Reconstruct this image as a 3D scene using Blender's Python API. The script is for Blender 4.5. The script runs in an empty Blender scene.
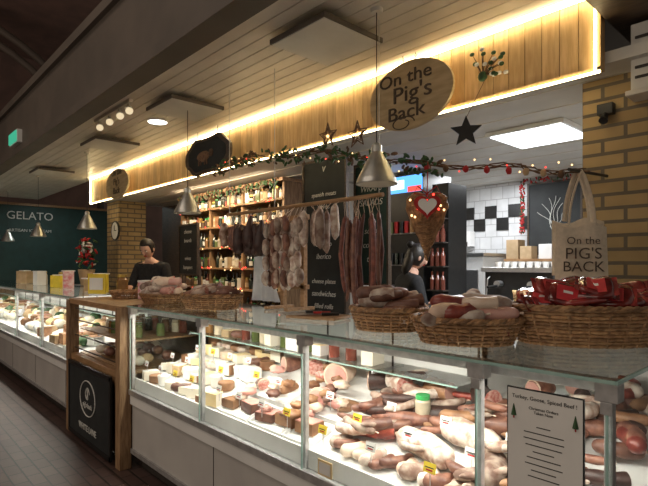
import bpy, math, random
from mathutils import Vector, Matrix, noise
random.seed(11)
R=random.uniform
scene=bpy.context.scene
COL=scene.collection

# ------------------------------------------------------------------ materials
def _bsdf(name):
    m=bpy.data.materials.new(name); m.use_nodes=True
    nt=m.node_tree; b=nt.nodes['Principled BSDF']
    return m,nt,b
def mat(name,c1,c2=None,scale=20,rough=.5,metal=0,island=0.0,bump=0,stretch=(1,1,1),spec=.5,coat=0,detail=4,emit=None,es=0):
    m,nt,b=_bsdf(name)
    N=nt.nodes; L=nt.links
    if c2 is None: c2=tuple(min(1,x*.8) for x in c1)
    tc=N.new('ShaderNodeTexCoord'); mp=N.new('ShaderNodeMapping'); mp.inputs['Scale'].default_value=stretch
    nz=N.new('ShaderNodeTexNoise'); nz.inputs['Scale'].default_value=scale; nz.inputs['Detail'].default_value=detail
    L.new(tc.outputs['Object'],mp.inputs['Vector']); L.new(mp.outputs[0],nz.inputs['Vector'])
    cr=N.new('ShaderNodeValToRGB'); cr.color_ramp.elements[0].position=.38; cr.color_ramp.elements[1].position=.62
    cr.color_ramp.elements[0].color=(*c2,1); cr.color_ramp.elements[1].color=(*c1,1)
    L.new(nz.outputs['Fac'],cr.inputs[0])
    out=cr.outputs[0]
    if island>0:
        g=N.new('ShaderNodeNewGeometry'); hs=N.new('ShaderNodeHueSaturation')
        mr=N.new('ShaderNodeMapRange'); mr.inputs['To Min'].default_value=1-island; mr.inputs['To Max'].default_value=1+island
        L.new(g.outputs['Random Per Island'],mr.inputs['Value']); L.new(mr.outputs[0],hs.inputs['Value'])
        L.new(out,hs.inputs['Color']); out=hs.outputs[0]
    L.new(out,b.inputs['Base Color'])
    b.inputs['Roughness'].default_value=rough; b.inputs['Metallic'].default_value=metal
    b.inputs['Specular IOR Level'].default_value=spec; b.inputs['Coat Weight'].default_value=coat
    if bump>0:
        bp=N.new('ShaderNodeBump'); bp.inputs['Strength'].default_value=bump; bp.inputs['Distance'].default_value=.01
        L.new(nz.outputs['Fac'],bp.inputs['Height']); L.new(bp.outputs[0],b.inputs['Normal'])
    if emit:
        b.inputs['Emission Color'].default_value=(*emit,1); b.inputs['Emission Strength'].default_value=es
    return m
def emis(name,c,s):
    m=bpy.data.materials.new(name); m.use_nodes=True; nt=m.node_tree; nt.nodes.clear()
    e=nt.nodes.new('ShaderNodeEmission'); o=nt.nodes.new('ShaderNodeOutputMaterial')
    e.inputs[0].default_value=(*c,1); e.inputs[1].default_value=s; nt.links.new(e.outputs[0],o.inputs[0]); return m
def glassm(name,tint=(.94,.98,.96),rough=.01,ior=1.5,boost=0.0):
    m=bpy.data.materials.new(name); m.use_nodes=True; nt=m.node_tree; nt.nodes.clear(); N=nt.nodes
    t=N.new('ShaderNodeBsdfTransparent'); t.inputs[0].default_value=(*tint,1)
    g=N.new('ShaderNodeBsdfGlossy'); g.inputs['Roughness'].default_value=rough
    f=N.new('ShaderNodeFresnel'); f.inputs[0].default_value=ior
    a=N.new('ShaderNodeMath'); a.operation='ADD'; a.inputs[1].default_value=boost; a.use_clamp=True
    mx=N.new('ShaderNodeMixShader'); o=N.new('ShaderNodeOutputMaterial'); L=nt.links
    L.new(f.outputs[0],a.inputs[0]); L.new(a.outputs[0],mx.inputs[0]); L.new(t.outputs[0],mx.inputs[1]); L.new(g.outputs[0],mx.inputs[2]); L.new(mx.outputs[0],o.inputs[0])
    return m
def brickm(name,c1,c2,mortar,w,h,rough=.8,ms=.01,floor=False):
    m,nt,b=_bsdf(name); N=nt.nodes; L=nt.links
    sp=N.new('ShaderNodeSeparateXYZ'); cb=N.new('ShaderNodeCombineXYZ')
    geo=N.new('ShaderNodeNewGeometry')
    L.new(geo.outputs['Position'],sp.inputs[0])
    if floor:
        L.new(sp.outputs[0],cb.inputs[0]); L.new(sp.outputs[1],cb.inputs[1])
    else:
        ad=N.new('ShaderNodeMath'); L.new(sp.outputs[0],ad.inputs[0]); L.new(sp.outputs[1],ad.inputs[1])
        L.new(ad.outputs[0],cb.inputs[0]); L.new(sp.outputs[2],cb.inputs[1])
    br=N.new('ShaderNodeTexBrick'); br.inputs['Scale'].default_value=1; br.inputs['Brick Width'].default_value=w; br.inputs['Row Height'].default_value=h
    br.inputs['Mortar Size'].default_value=ms; br.inputs['Color1'].default_value=(*c1,1); br.inputs['Color2'].default_value=(*c2,1); br.inputs['Mortar'].default_value=(*mortar,1)
    L.new(cb.outputs[0],br.inputs['Vector'])
    nz=N.new('ShaderNodeTexNoise'); nz.inputs['Scale'].default_value=6
    mx=N.new('ShaderNodeMixRGB'); mx.blend_type='MULTIPLY'; mx.inputs[0].default_value=.35
    L.new(cb.outputs[0],nz.inputs['Vector']); L.new(br.outputs['Color'],mx.inputs[1]); L.new(nz.outputs['Fac'],mx.inputs[2])
    L.new(mx.outputs[0],b.inputs['Base Color']); b.inputs['Roughness'].default_value=rough
    bp=N.new('ShaderNodeBump'); bp.inputs['Strength'].default_value=.6; bp.inputs['Distance'].default_value=.006; bp.invert=True
    L.new(br.outputs['Fac'],bp.inputs['Height']); L.new(bp.outputs[0],b.inputs['Normal'])
    return m

M_white=mat('white_paint',(.70,.68,.63),(.64,.62,.57),5,.55)
M_slat=mat('white_slat',(.74,.69,.61),(.66,.61,.54),4,.35,island=.05)
M_base=mat('counter_base_white',(.52,.50,.47),(.46,.44,.42),3,.4)
M_case=mat('case_white',(.78,.78,.76),(.72,.72,.70),5,.4)
M_alu=mat('aluminium',(.55,.55,.55),(.44,.44,.44),30,.35,.6)
M_steel=mat('brushed_steel',(.6,.6,.6),(.45,.45,.45),40,.28,.9,stretch=(1,1,10))
M_black=mat('black_plastic',(.015,.015,.015),(.01,.01,.01),20,.4)
M_kick=mat('kick_dark',(.05,.04,.035),(.03,.025,.02),8,.6)
M_pine=mat('pine_board',(.62,.42,.21),(.50,.32,.14),9,.5,island=.2,stretch=(6,6,.7),bump=.1)
M_wood=mat('oak_wood',(.38,.22,.11),(.27,.15,.065),10,.5,island=.15,stretch=(1,6,6),bump=.1)
M_woodv=mat('oak_wood_vertical',(.34,.21,.11),(.21,.12,.06),10,.55,island=.2,stretch=(6,6,.8),bump=.1)
M_darkwood=mat('dark_wood',(.08,.05,.03),(.045,.028,.018),10,.5,island=.2,stretch=(1,6,6))
M_chalk=mat('chalkboard',(.018,.021,.021),(.010,.012,.013),6,.7)
M_green=mat('dark_green_board',(.012,.045,.04),(.01,.035,.03),6,.6)
M_chalkw=mat('chalk_white',(.66,.66,.62),(.54,.54,.5),60,.9)
M_paper=mat('paper_white',(.8,.79,.76),(.76,.75,.72),8,.7)
M_ink=mat('ink_black',(.02,.02,.02),None,10,.6)
M_brown=mat('hall_brown',(.19,.115,.095),(.14,.09,.075),2,.7)
M_beam=mat('bulkhead_paint',(.13,.105,.085),(.10,.083,.068),2,.6)
M_glass=glassm('clear_glass'); M_gtop=glassm('top_glass',(.60,.66,.64),.03,1.55,.07)
M_gedge=mat('glass_edge_green',(.34,.48,.42),(.26,.40,.35),12,.15,emit=(.4,.55,.48),es=.04)  # slight emission puts edge brightness into the green glass; no lamp there
M_led=emis('led_warm',(1,.79,.42),17)
M_ledc=emis('led_white',(1,.96,.88),5)
M_panel=emis('led_panel',(.93,.97,1),6)
M_bulb=emis('bulb_warm',(1,.8,.5),.8)
M_red_l=emis('fairy_red',(1,.06,.04),3)
M_warm_l=emis('fairy_warm',(1,.6,.25),3)
M_exit=emis('exit_green',(.10,.75,.45),.55)
M_brick=brickm('buff_brick',(.56,.40,.19),(.43,.30,.14),(.19,.155,.11),.225,.075)
M_floor=brickm('floor_paver',(.115,.07,.058),(.085,.052,.045),(.03,.026,.022),.2,.1,.42,.006,True)
M_tile=brickm('white_tile',(.72,.73,.73),(.68,.69,.70),(.43,.43,.43),.16,.16,.25,.004)
# food
M_sal_w=mat('salami_white_mould',(.66,.58,.50),(.34,.22,.17),22,.7,island=.25,bump=.3)
M_sal_h=mat('salami_aged',(.46,.36,.29),(.20,.11,.08),20,.7,island=.35,bump=.4)
M_sal_r=mat('salami_red',(.34,.07,.045),(.20,.03,.025),30,.4,island=.35,bump=.2,coat=.2)
M_sal_p=mat('pepperoni_stick',(.19,.055,.035),(.10,.028,.018),30,.5,island=.4,bump=.4,coat=.1)
M_sal_b=mat('salami_brown',(.25,.115,.075),(.13,.05,.035),24,.5,island=.35,bump=.3,coat=.1)
M_sal_d=mat('salami_dark',(.075,.035,.028),(.038,.018,.014),24,.5,island=.3,bump=.3)
M_cut=mat('salami_cut',(.50,.15,.12),(.72,.45,.38),70,.35,island=.15,coat=.2)
M_ham=mat('ham_pink',(.74,.42,.35),(.62,.28,.24),10,.35,island=.12,coat=.3)
M_fat=mat('fat_cream',(.78,.64,.51),(.66,.47,.35),14,.4,island=.12,coat=.2)
M_rind=mat('cured_rind',(.34,.18,.09),(.19,.085,.04),12,.5,island=.25,bump=.4)
M_cheese=mat('cheese_yellow',(.78,.63,.36),(.72,.55,.28),8,.4,island=.15)
M_cheesew=mat('cheese_white',(.80,.75,.64),(.76,.70,.57),8,.5,island=.08)
M_pack=mat('vacuum_pack_red',(.28,.035,.03),(.12,.015,.015),20,.18,island=.4,coat=.8)
M_label=mat('label_red',(.56,.05,.055),(.44,.03,.04),12,.3,coat=.5,island=.25)
M_wick=mat('wicker',(.38,.21,.095),(.21,.105,.045),40,.55,island=.3,bump=.3)
M_vine=mat('vine_twig',(.17,.09,.045),(.09,.045,.022),40,.7,island=.3)
M_canvas=mat('canvas_cloth',(.68,.58,.45),(.60,.51,.39),60,.9,bump=.2)
M_cloth=mat('white_cloth',(.66,.68,.72),(.58,.60,.64),12,.9)
M_redc=mat('red_felt',(.5,.03,.03),(.38,.02,.02),30,.8)
M_leaf=mat('leaf_green',(.04,.11,.035),(.025,.07,.02),30,.6,island=.3)
M_skin=mat('skin',(.62,.38,.28),(.56,.32,.23),14,.5)
M_hair=mat('hair_dark',(.02,.014,.01),(.01,.008,.006),60,.5,stretch=(4,4,1))
M_bcloth=mat('black_cloth',(.018,.018,.02),(.010,.010,.012),30,.85)
M_lid=[mat('lid_gold',(.6,.42,.12),None,20,.3,.8),mat('lid_green',(.05,.35,.10),None,20,.3),mat('lid_black',(.02,.02,.02),None,20,.4),mat('lid_white',(.6,.6,.58),None,20,.4)]
M_jar=[mat('jar_amber',(.30,.15,.05),None,20,.2,island=.3,coat=.5),mat('jar_green',(.12,.16,.05),None,20,.2,island=.3,coat=.5),mat('jar_red',(.22,.06,.04),None,20,.2,island=.3,coat=.5),mat('jar_cream',(.6,.52,.38),None,20,.3,island=.2),mat('bottle_dark',(.02,.03,.02),None,20,.1,island=.3,coat=.6),mat('jar_brown',(.14,.08,.045),None,20,.2,island=.3,coat=.5)]
M_shade=mat('pendant_steel',(.55,.55,.51),(.45,.45,.42),20,.35,.8)
M_box=mat('cardboard',(.48,.34,.20),(.40,.28,.15),12,.8,island=.2)
M_blue=emis('lightbox_blue',(.10,.35,.9),2.0); M_boxr=emis('lightbox_red',(.9,.10,.08),1.4); M_boxw=emis('lightbox_white',(.8,.9,1),2.0)
M_yellow=mat('card_yellow',(.85,.65,.05),None,10,.6); M_pinkbox=mat('box_pink',(.65,.20,.24),(.75,.6,.6),20,.6)
M_oval=mat('oval_board',(.50,.38,.22),(.40,.30,.16),6,.6,stretch=(1,1,5))

# ------------------------------------------------------------------ mesh builder
class MB:
    def __init__(s): s.v=[];s.f=[];s.m=[];s.ms=[];s.sm=[]
    def mi(s,m):
        if m not in s.ms: s.ms.append(m)
        return s.ms.index(m)
    def add(s,vs,fs,m,smooth=True):
        o=len(s.v); s.v+= [Vector(v) for v in vs]; i=s.mi(m)
        for f in fs: s.f.append([a+o for a in f]); s.m.append(i); s.sm.append(smooth)
    def box(s,c,sz,m,M=None,rz=0):
        x,y,z=[a/2 for a in sz]
        vs=[Vector(p) for p in [(-x,-y,-z),(x,-y,-z),(x,y,-z),(-x,y,-z),(-x,-y,z),(x,-y,z),(x,y,z),(-x,y,z)]]
        T=Matrix.Translation(c)@(M.to_4x4() if M else Matrix.Rotation(rz,4,'Z'))
        s.add([T@v for v in vs],[(0,3,2,1),(4,5,6,7),(0,1,5,4),(1,2,6,5),(2,3,7,6),(3,0,4,7)],m,False)
    def bb(s,x0,x1,y0,y1,z0,z1,m): s.box(((x0+x1)/2,(y0+y1)/2,(z0+z1)/2),(x1-x0,y1-y0,z1-z0),m)
    def quad(s,a,b,c,d,m): s.add([a,b,c,d],[(0,1,2,3)],m,False)
    def tube(s,pts,rad,m,seg=8,capm=None,closed=False,flat=1):
        pts=[Vector(p) for p in pts]; n=len(pts)
        if not hasattr(rad,'__len__'): rad=[rad]*n
        up=Vector((0,0,1)); vs=[]; prev=None
        for i,p in enumerate(pts):
            if closed: t=pts[(i+1)%n]-pts[i-1]
            else: t=pts[min(i+1,n-1)]-pts[max(i-1,0)]
            if t.length<1e-9: t=Vector((0,0,1))
            t.normalize()
            if prev is None:
                a=t.cross(up)
                if a.length<.2: a=t.cross(Vector((0,1,0)))
            else: a=prev-t*prev.dot(t)
            a.normalize(); prev=a; b=t.cross(a)
            for k in range(seg):
                th=2*math.pi*k/seg
                vs.append(p+(a*math.cos(th)+b*math.sin(th)*flat)*rad[i])
        fs=[]
        for i in range(n if closed else n-1):
            j=(i+1)%n
            for k in range(seg):
                l=(k+1)%seg; fs.append((i*seg+k,i*seg+l,j*seg+l,j*seg+k))
        s.add(vs,fs,m)
        if not closed:
            s.add(vs[:seg],[tuple(range(seg))[::-1]],m,False)
            s.add(vs[-seg:],[tuple(range(seg))],capm or m,False)
    def lathe(s,prof,m,T=None,seg=20,mats=None):
        T=T or Matrix(); vs=[]
        for r,z in prof:
            for k in range(seg):
                th=2*math.pi*k/seg; vs.append(T@Vector((r*math.cos(th),r*math.sin(th),z)))
        for i in range(len(prof)-1):
            fs=[(k,(k+1)%seg,seg+(k+1)%seg,seg+k) for k in range(seg)]
            s.add(vs[i*seg:(i+2)*seg],fs,mats[i] if mats else m)
    def blob(s,c,r,m,M=None,amp=.08,fr=3,nu=16,nv=10,e=1.0,fn=None):
        T=Matrix.Translation(c)@(M.to_4x4() if M else Matrix()); sd=Vector((R(0,50),R(0,50),0))
        vs=[]
        def pw(a): return math.copysign(abs(a)**e,a)
        for j in range(nv+1):
            ph=-math.pi/2+math.pi*j/nv
            for i in range(nu):
                th=2*math.pi*i/nu
                u=Vector((pw(math.cos(ph))*pw(math.cos(th)),pw(math.cos(ph))*pw(math.sin(th)),pw(math.sin(ph))))
                k=1+amp*noise.noise(u*fr*.6+sd)
                p=Vector((u.x*r[0]*k,u.y*r[1]*k,u.z*r[2]*k))
                if fn: p=fn(p)
                vs.append(T@p)
        fs=[(j*nu+i,j*nu+(i+1)%nu,(j+1)*nu+(i+1)%nu,(j+1)*nu+i) for j in range(nv) for i in range(nu)]
        s.add(vs,fs,m)
    def prism(s,out,th,m,T=None,mf=None):
        T=T or Matrix(); n=len(out)
        a=[T@Vector((x,-th/2,z)) for x,z in out]; b=[T@Vector((x,th/2,z)) for x,z in out]
        s.add(a,[tuple(range(n))],mf or m,False); s.add(b,[tuple(range(n))[::-1]],m,False)
        s.add(a+b,[(i,n+i,n+(i+1)%n,(i+1)%n) for i in range(n)],m,False)
    def finish(s,name,parent=None,bevel=0):
        me=bpy.data.meshes.new(name)
        mn=Vector([min(v[i] for v in s.v) for i in range(3)]); mx=Vector([max(v[i] for v in s.v) for i in range(3)])
        c=(mn+mx)/2
        me.from_pydata([v-c for v in s.v],[],s.f)
        for m in s.ms: me.materials.append(m)
        for p,i,sm in zip(me.polygons,s.m,s.sm): p.material_index=i; p.use_smooth=sm
        me.update()
        ob=bpy.data.objects.new(name,me); ob.location=c; COL.objects.link(ob)
        if bevel:
            b=ob.modifiers.new('bevel','BEVEL'); b.width=bevel; b.segments=2; b.limit_method='ANGLE'
        if parent: setp(ob,parent)
        return ob
def setp(ob,parent):
    ob.parent=parent; ob.matrix_parent_inverse=Matrix.Translation(parent.location).inverted()
def text(s,loc,size,m,parent,name='lettering',rot=(math.pi/2,0,0),ext=.002,sx=1,shear=0):
    cu=bpy.data.curves.new('t','FONT'); cu.body=s; cu.size=size; cu.align_x='CENTER'; cu.align_y='CENTER'; cu.extrude=ext; cu.resolution_u=3; cu.shear=shear
    o=bpy.data.objects.new('t',cu); COL.objects.link(o)
    bpy.context.view_layer.update()
    me=bpy.data.meshes.new_from_object(o.evaluated_get(bpy.context.evaluated_depsgraph_get()))
    bpy.data.objects.remove(o)
    me.materials.clear(); me.materials.append(m)
    ob=bpy.data.objects.new(name,me); ob.location=loc; ob.rotation_euler=rot; ob.scale=(sx,1,1); COL.objects.link(ob)
    if parent: setp(ob,parent)
    return ob
def area(name,loc,sx,sy,pw,col,rot=(0,0,0)):
    l=bpy.data.lights.new(name,'AREA'); l.shape='RECTANGLE'; l.size=sx; l.size_y=sy; l.energy=pw; l.color=col
    o=bpy.data.objects.new(name,l); o.location=loc; o.rotation_euler=rot; COL.objects.link(o); return o
def rot(ax,a): return Matrix.Rotation(a,3,ax)

# ------------------------------------------------------------------ room shell
mb=MB(); mb.bb(-17,4,-6,8,-.1,0,M_floor); mb.finish('floor')
mb=MB(); mb.bb(-17,4,-6,8,7.5,7.6,M_brown); mb.finish('ceiling_hall')
mb=MB(); mb.bb(-16.6,-16.4,-6,8,0,7.5,M_brown)
mb.finish('wall_hall_far')
mb=MB(); mb.bb(-17,4,-6.2,-6,0,7.5,M_brown); mb.finish('wall_hall_front')
mb=MB()
for rr,xx in ((4.2,-13.2),(3.95,-13.35)):
    mb.tube([(xx,.6+rr,0)]+[(xx,.6+rr*math.cos(a),3.0+rr*math.sin(a)) for a in [math.pi*i/30 for i in range(31)]]+[(xx,.6-rr,0)],.09,M_beam,8)
mb.finish('arch_rib')
# inner room
mb=MB(); mb.bb(-8.6,-.5,2.81,6.1,2.60,2.66,M_white)
for i in range(9): mb.bb(-8.6,-.5,3.0+i*.35,3.012+i*.35,2.595,2.60,M_slat)
mb.finish('ceiling')
mb=MB(); mb.bb(-4.4,-.5,6.0,6.1,0,2.595,M_tile); mb.finish('wall_back')
mb=MB(); mb.bb(-8.6,-4.5,4.0,4.1,0,2.59,M_darkwood); mb.finish('wall_shelving')
mb=MB(); mb.bb(-4.5,-4.4,4.0,6.0,0,2.59,M_white); mb.finish('wall_left')
mb=MB(); mb.bb(-.6,-.5,3.5,6.0,0,2.59,M_white); mb.finish('wall_right')
mb=MB(); y=1.5
while y<2.8:
    mb.bb(-12,-.5,y,y+.094,2.95,2.965,M_slat); y+=.1
mb.bb(-12,-.5,1.5,2.82,2.966,3.0,M_kick)
mb.finish('ceiling_slats')
mb=MB(); mb.bb(-12,-.4,1.38,1.5,2.90,3.5,M_beam); mb.bb(-12,-.4,1.34,1.5,2.86,2.93,M_beam); mb.bb(-12,-.4,1.34,1.5,3.48,3.56,M_beam)
mb.bb(-12,-.4,1.5,6,3.5,3.56,M_beam)
mb.finish('trim_bulkhead')
mb=MB(); mb.bb(-.88,-.5,2.3,3.6,2.80,2.95,M_darkwood); mb.finish('trim_beam_right')
def column(x0,x1,y0,y1,z1):
    mb=MB(); mb.bb(x0,x1,y0,y1,0,z1,M_brick); return mb.finish('brick_column')
column(-1.08,-.3,3.0,3.45,2.59); column(-8.65,-8.15,3.05,3.5,2.59)
mb=MB(); mb.bb(-.80,-.5,2.86,2.99,2.44,2.78,M_white); mb.bb(-.82,-.48,2.84,2.99,2.42,2.445,M_slat)
for i in range(5): mb.bb(-.78,-.52,2.852,2.86,2.5+i*.05,2.515+i*.05,M_kick)
mb.finish('air_vent_unit',bevel=.004)
mb=MB(); mb.bb(-.99,-.91,2.95,3.0,2.38,2.44,M_black); mb.tube([(-.95,2.96,2.38),(-.95,2.93,2.34)],[.016,.024],M_black,10); mb.finish('security_camera',bevel=.004)

# ------------------------------------------------------------------ fascia
mb=MB(); x=-8.5
while x<-.93:
    mb.bb(x,x+.092,2.76,2.80,2.555,2.95,M_pine); x+=.096
mb.bb(-8.5,-.9,2.74,2.76,2.545,2.57,M_pine)
mb.bb(-.925,-.90,2.74,2.80,2.555,2.95,M_pine)
fa=mb.finish('wooden_fascia')
mb=MB(); mb.bb(-8.5,-.9,2.717,2.735,2.928,2.94,M_led); mb.bb(-8.5,-.9,2.727,2.739,2.536,2.546,M_led); mb.bb(-.928,-.918,2.729,2.737,2.55,2.93,M_led); mb.bb(-8.5,-8.485,2.725,2.74,2.55,2.93,M_led)
mb.finish('led_strip_light',fa)

for x in (-2.18,-3.95,-5.7,-8.0):
    mb=MB(); mb.bb(x-.24,x+.24,1.80,2.28,2.885,2.915,M_beam); mb.bb(x-.23,x+.23,1.81,2.27,2.88,2.886,M_white)
    for a in (-.18,.18): mb.tube([(x+a,2.04,2.91),(x+a,2.04,2.955)],.006,M_alu,6)
    mb.finish('ceiling_light_panel',bevel=.003)
mb=MB(); mb.bb(-5.0,-4.15,1.64,1.67,2.92,2.95,M_white)
for x in (-4.9,-4.65,-4.4,-4.2):
    mb.tube([(x,1.655,2.92),(x,1.655,2.88)],.008,M_white,6)
    mb.tube([(x-.03,1.67,2.895),(x+.03,1.65,2.85)],[.022,.032],M_white,12,capm=M_bulb)
mb.finish('track_spotlights')
mb=MB(); mb.tube([(-4.62,2.1,2.95),(-4.62,2.1,2.935)],[.09,.09],M_white,20,capm=M_ledc); mb.finish('recessed_downlight')

for x in (-1.79,-3.92,-6.5,-8.8,-11.0):
    y=2.05; z=2.0
    mb=MB(); T=Matrix.Translation((x,y,z))
    mb.lathe([(.112,0),(.114,.004),(.105,.03),(.06,.12),(.035,.165),(.028,.175),(.028,.21),(.012,.225),(.0,.226)],M_shade,T,28)
    mb.lathe([(.110,.002),(.10,.03),(.056,.118),(.0,.15)],M_white,T,28)
    mb.blob((x,y,z+.055),(.028,.028,.036),M_bulb,amp=0)
    mb.tube([(x,y,z+.22),(x,y,2.95)],.003,M_black,6)
    mb.lathe([(.0,.93),(.03,.93),(.035,.95)],M_white,T,14)
    mb.finish('pendant_lamp')

# ------------------------------------------------------------------ display counters
YF,YB,ZT=1.51,2.30,1.254
def deckz(y): return .66+(y-1.55)*.34
def counter(x0,x1,posts,corner=False):
    root=bpy.data.objects.new('display_counter',None); root.location=((x0+x1)/2,1.9,0); COL.objects.link(root)
    mb=MB()
    mb.bb(x0,x1,1.53,YB,.13,.58,M_base); mb.bb(x0+.01,x1-.01,1.60,YB-.04,0,.13,M_kick)
    mb.bb(x0,x1,1.515,1.535,.125,.16,M_alu); mb.bb(x0,x1,1.50,1.56,.575,.615,M_alu)
    mb.bb(x0,x1,1.512,1.53,.50,.575,M_case)
    p=x0+1.2
    while p<x1-.3: mb.bb(p,p+.006,1.527,1.531,.16,.5,M_kick); p+=1.2
    if corner:
        mb.bb(x1-.8,x1,YB,2.95,.13,.58,M_base); mb.bb(x1-.01,x1+.012,YF,2.95,.575,.615,M_alu); mb.bb(x1-.78,x1-.03,YB-.04,2.93,0,.13,M_kick)
    mb.finish('base',root,bevel=.004)
    mb=MB(); mb.quad((x0,1.55,deckz(1.55)),(x1-.005,1.55,deckz(1.55)),(x1-.005,2.27,deckz(2.27)),(x0,2.27,deckz(2.27)),M_case)
    mb.bb(x0,x1,1.54,1.552,.61,.70,M_case)
    xe=x1-.8 if corner else x1
    mb.bb(x0,xe,2.27,2.29,.6,1.235,M_case)
    xx=x0+.3
    while xx<xe: mb.bb(xx,xx+.008,2.262,2.27,.9,1.22,M_kick); xx+=.55
    if corner:
        mb.quad((x1-.8,2.27,deckz(2.27)),(x1-.01,2.27,deckz(2.27)),(x1-.01,2.93,deckz(2.27)),(x1-.8,2.93,deckz(2.27)),M_case)
        mb.bb(x1-.82,x1-.8,2.27,2.95,.6,1.235,M_case); mb.bb(x1-.8,x1,2.93,2.95,.6,1.235,M_case)
    mb.finish('deck',root)
    mb=MB()
    for p in posts:
        mb.bb(p-.012,p+.012,1.522,1.546,.61,ZT-.012,M_alu)
        mb.bb(p-.03,p+.03,1.502,1.556,ZT-.065,ZT-.014,M_alu)
        mb.bb(p-.016,p+.016,1.502,1.52,ZT-.10,ZT-.065,M_alu)
    mb.bb(x0,xe,2.265,2.30,ZT-.03,ZT-.006,M_alu)
    mb.bb(x0,x1,1.572,1.576,ZT-.055,ZT-.014,M_alu); mb.bb(x0,x1,1.572,1.60,ZT-.03,ZT-.014,M_alu)
    if corner: mb.bb(x1-.03,x1-.006,2.2,2.224,.61,ZT-.012,M_alu); mb.bb(x1-.03,x1-.006,2.9,2.924,.61,ZT-.012,M_alu)
    for p in posts: mb.bb(p-.006,p+.006,2.0,2.27,.985,1.0,M_alu)
    mb.finish('frame',root,bevel=.002)
    mb=MB(); ps=sorted(posts)
    for a,b in zip(ps[:-1],ps[1:]):
        mb.quad((a+.004,YF,.615),(b-.004,YF,.615),(b-.004,YF,ZT-.01),(a+.004,YF,ZT-.01),M_glass)
    mb.quad((x0,YF,.615),(x0,2.27,.615),(x0,2.27,ZT-.01),(x0,YF,ZT-.01),M_glass)
    if corner: mb.quad((x1,YF,.615),(x1,2.93,.615),(x1,2.93,ZT-.01),(x1,YF,ZT-.01),M_glass)
    else: mb.quad((x1,YF,.615),(x1,2.27,.615),(x1,2.27,ZT-.01),(x1,YF,ZT-.01),M_glass)
    mb.quad((x0,2.02,1.002),(xe,2.02,1.002),(xe,2.26,1.002),(x0,2.26,1.002),M_glass)
    mb.quad((x0,YF-.02,ZT),(x1+.02,YF-.02,ZT),(x1+.02,YB,ZT),(x0,YB,ZT),M_gtop)
    if corner: mb.quad((x1-.8,YB,ZT),(x1+.02,YB,ZT),(x1+.02,2.95,ZT),(x1-.8,2.95,ZT),M_gtop)
    mb.finish('glass_panes',root)
    mb=MB(); mb.bb(x0,x1+.02,YF-.024,YF-.018,ZT-.010,ZT,M_gedge)
    if corner: mb.bb(x1+.018,x1+.024,YF-.024,2.95,ZT-.010,ZT,M_gedge)
    for p in posts: mb.bb(p-.003,p+.003,YF-.003,YF+.003,.615,ZT-.08,M_gedge)
    mb.bb(x0,xe,2.014,2.02,.996,1.004,M_gedge)
    mb.finish('glass_edges',root)
    mb=MB(); mb.bb(x0+.03,x1-.03,1.58,1.592,ZT-.041,ZT-.032,M_ledc); mb.finish('led_tube',root)
    for a,b in zip(ps[:-1],ps[1:]):
        l=area('counter_strip_lamp',((a+b)/2,1.62,ZT-.045),(b-a)*.9,.02,7.5*(b-a),(1,.94,.84),(math.radians(12),0,0)); setp(l,root)
    return root
counter(-3.81,-.47,[-3.80,-2.74,-1.78,-.88,-.48],True)
counter(-11.5,-5.18,[-11.49,-10.2,-8.9,-7.65,-6.4,-5.19])

# wooden link unit with chalkboard
mb=MB()
for x in (-5.12,-3.87): mb.bb(x-.045,x+.045,1.44,1.53,0,1.235,M_woodv)
for z in (.62,.68): mb.bb(-5.08,-3.9,1.46,1.52,z,z+.055,M_wood)
x=-5.07
while x<-3.95: mb.bb(x,x+.105,1.52,1.54,.04,.62,M_woodv); x+=.11
mb.bb(-5.12,-3.84,1.45,2.3,1.20,1.245,M_wood)
mb.bb(-5.08,-3.9,2.2,2.24,0,1.2,M_darkwood); mb.bb(-5.08,-3.9,1.54,2.2,.70,.735,M_wood); mb.bb(-5.08,-3.9,1.54,2.2,.95,.965,M_wood)
for z in (.78,.90,1.04,1.15):mb.bb(-5.08,-3.9,1.49,1.5,z,z+.012,M_darkwood)
cabn=mb.finish('wooden_cabinet',bevel=.003)
mb=MB(); mb.bb(-5.0,-4.0,1.425,1.445,.06,.66,M_chalk)
for a,b,c,d in ((-5.03,-3.97,.03,.065),(-5.03,-3.97,.655,.69)): mb.bb(a,b,1.42,1.438,c,d,M_black)
for a in (-5.03,-4.0): mb.bb(a,a+.03,1.42,1.438,.03,.69,M_black)
mb.tube([(-4.5+.19*math.cos(t),1.422,.42+.15*math.sin(t)) for t in [i*math.pi/16 for i in range(32)]],.005,M_chalkw,6,closed=True)
mb.tube([(-4.5+.05*math.cos(t)*math.cos(t*.5),1.422,.46+.05*math.sin(t)) for t in [i*math.pi/10 for i in range(36)]],.004,M_chalkw,5)
cb=mb.finish('chalkboard_sign')
text("pig's back",(-4.5,1.42,.36),.06,M_chalkw,cb); text('WHITE LANE',(-4.5,1.42,.16),.075,M_chalkw,cb)
mb=MB()
for i in range(30):
    mb.blob((R(-5.0,-3.98),R(1.62,2.1),R(.78,.80)),(R(.04,.07),R(.04,.06),.04),random.choice([M_sal_b,M_cheesew,M_sal_w,M_box]))
for i in range(24):
    x=R(-5.0,-3.98); y=R(1.62,2.1); mb.lathe([(.0,0),(.035,0),(.035,.08),(.03,.09),(.03,.105),(.0,.105)],random.choice(M_jar),Matrix.Translation((x,y,.966)),12)
mb.finish('preserve_jars')

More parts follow.
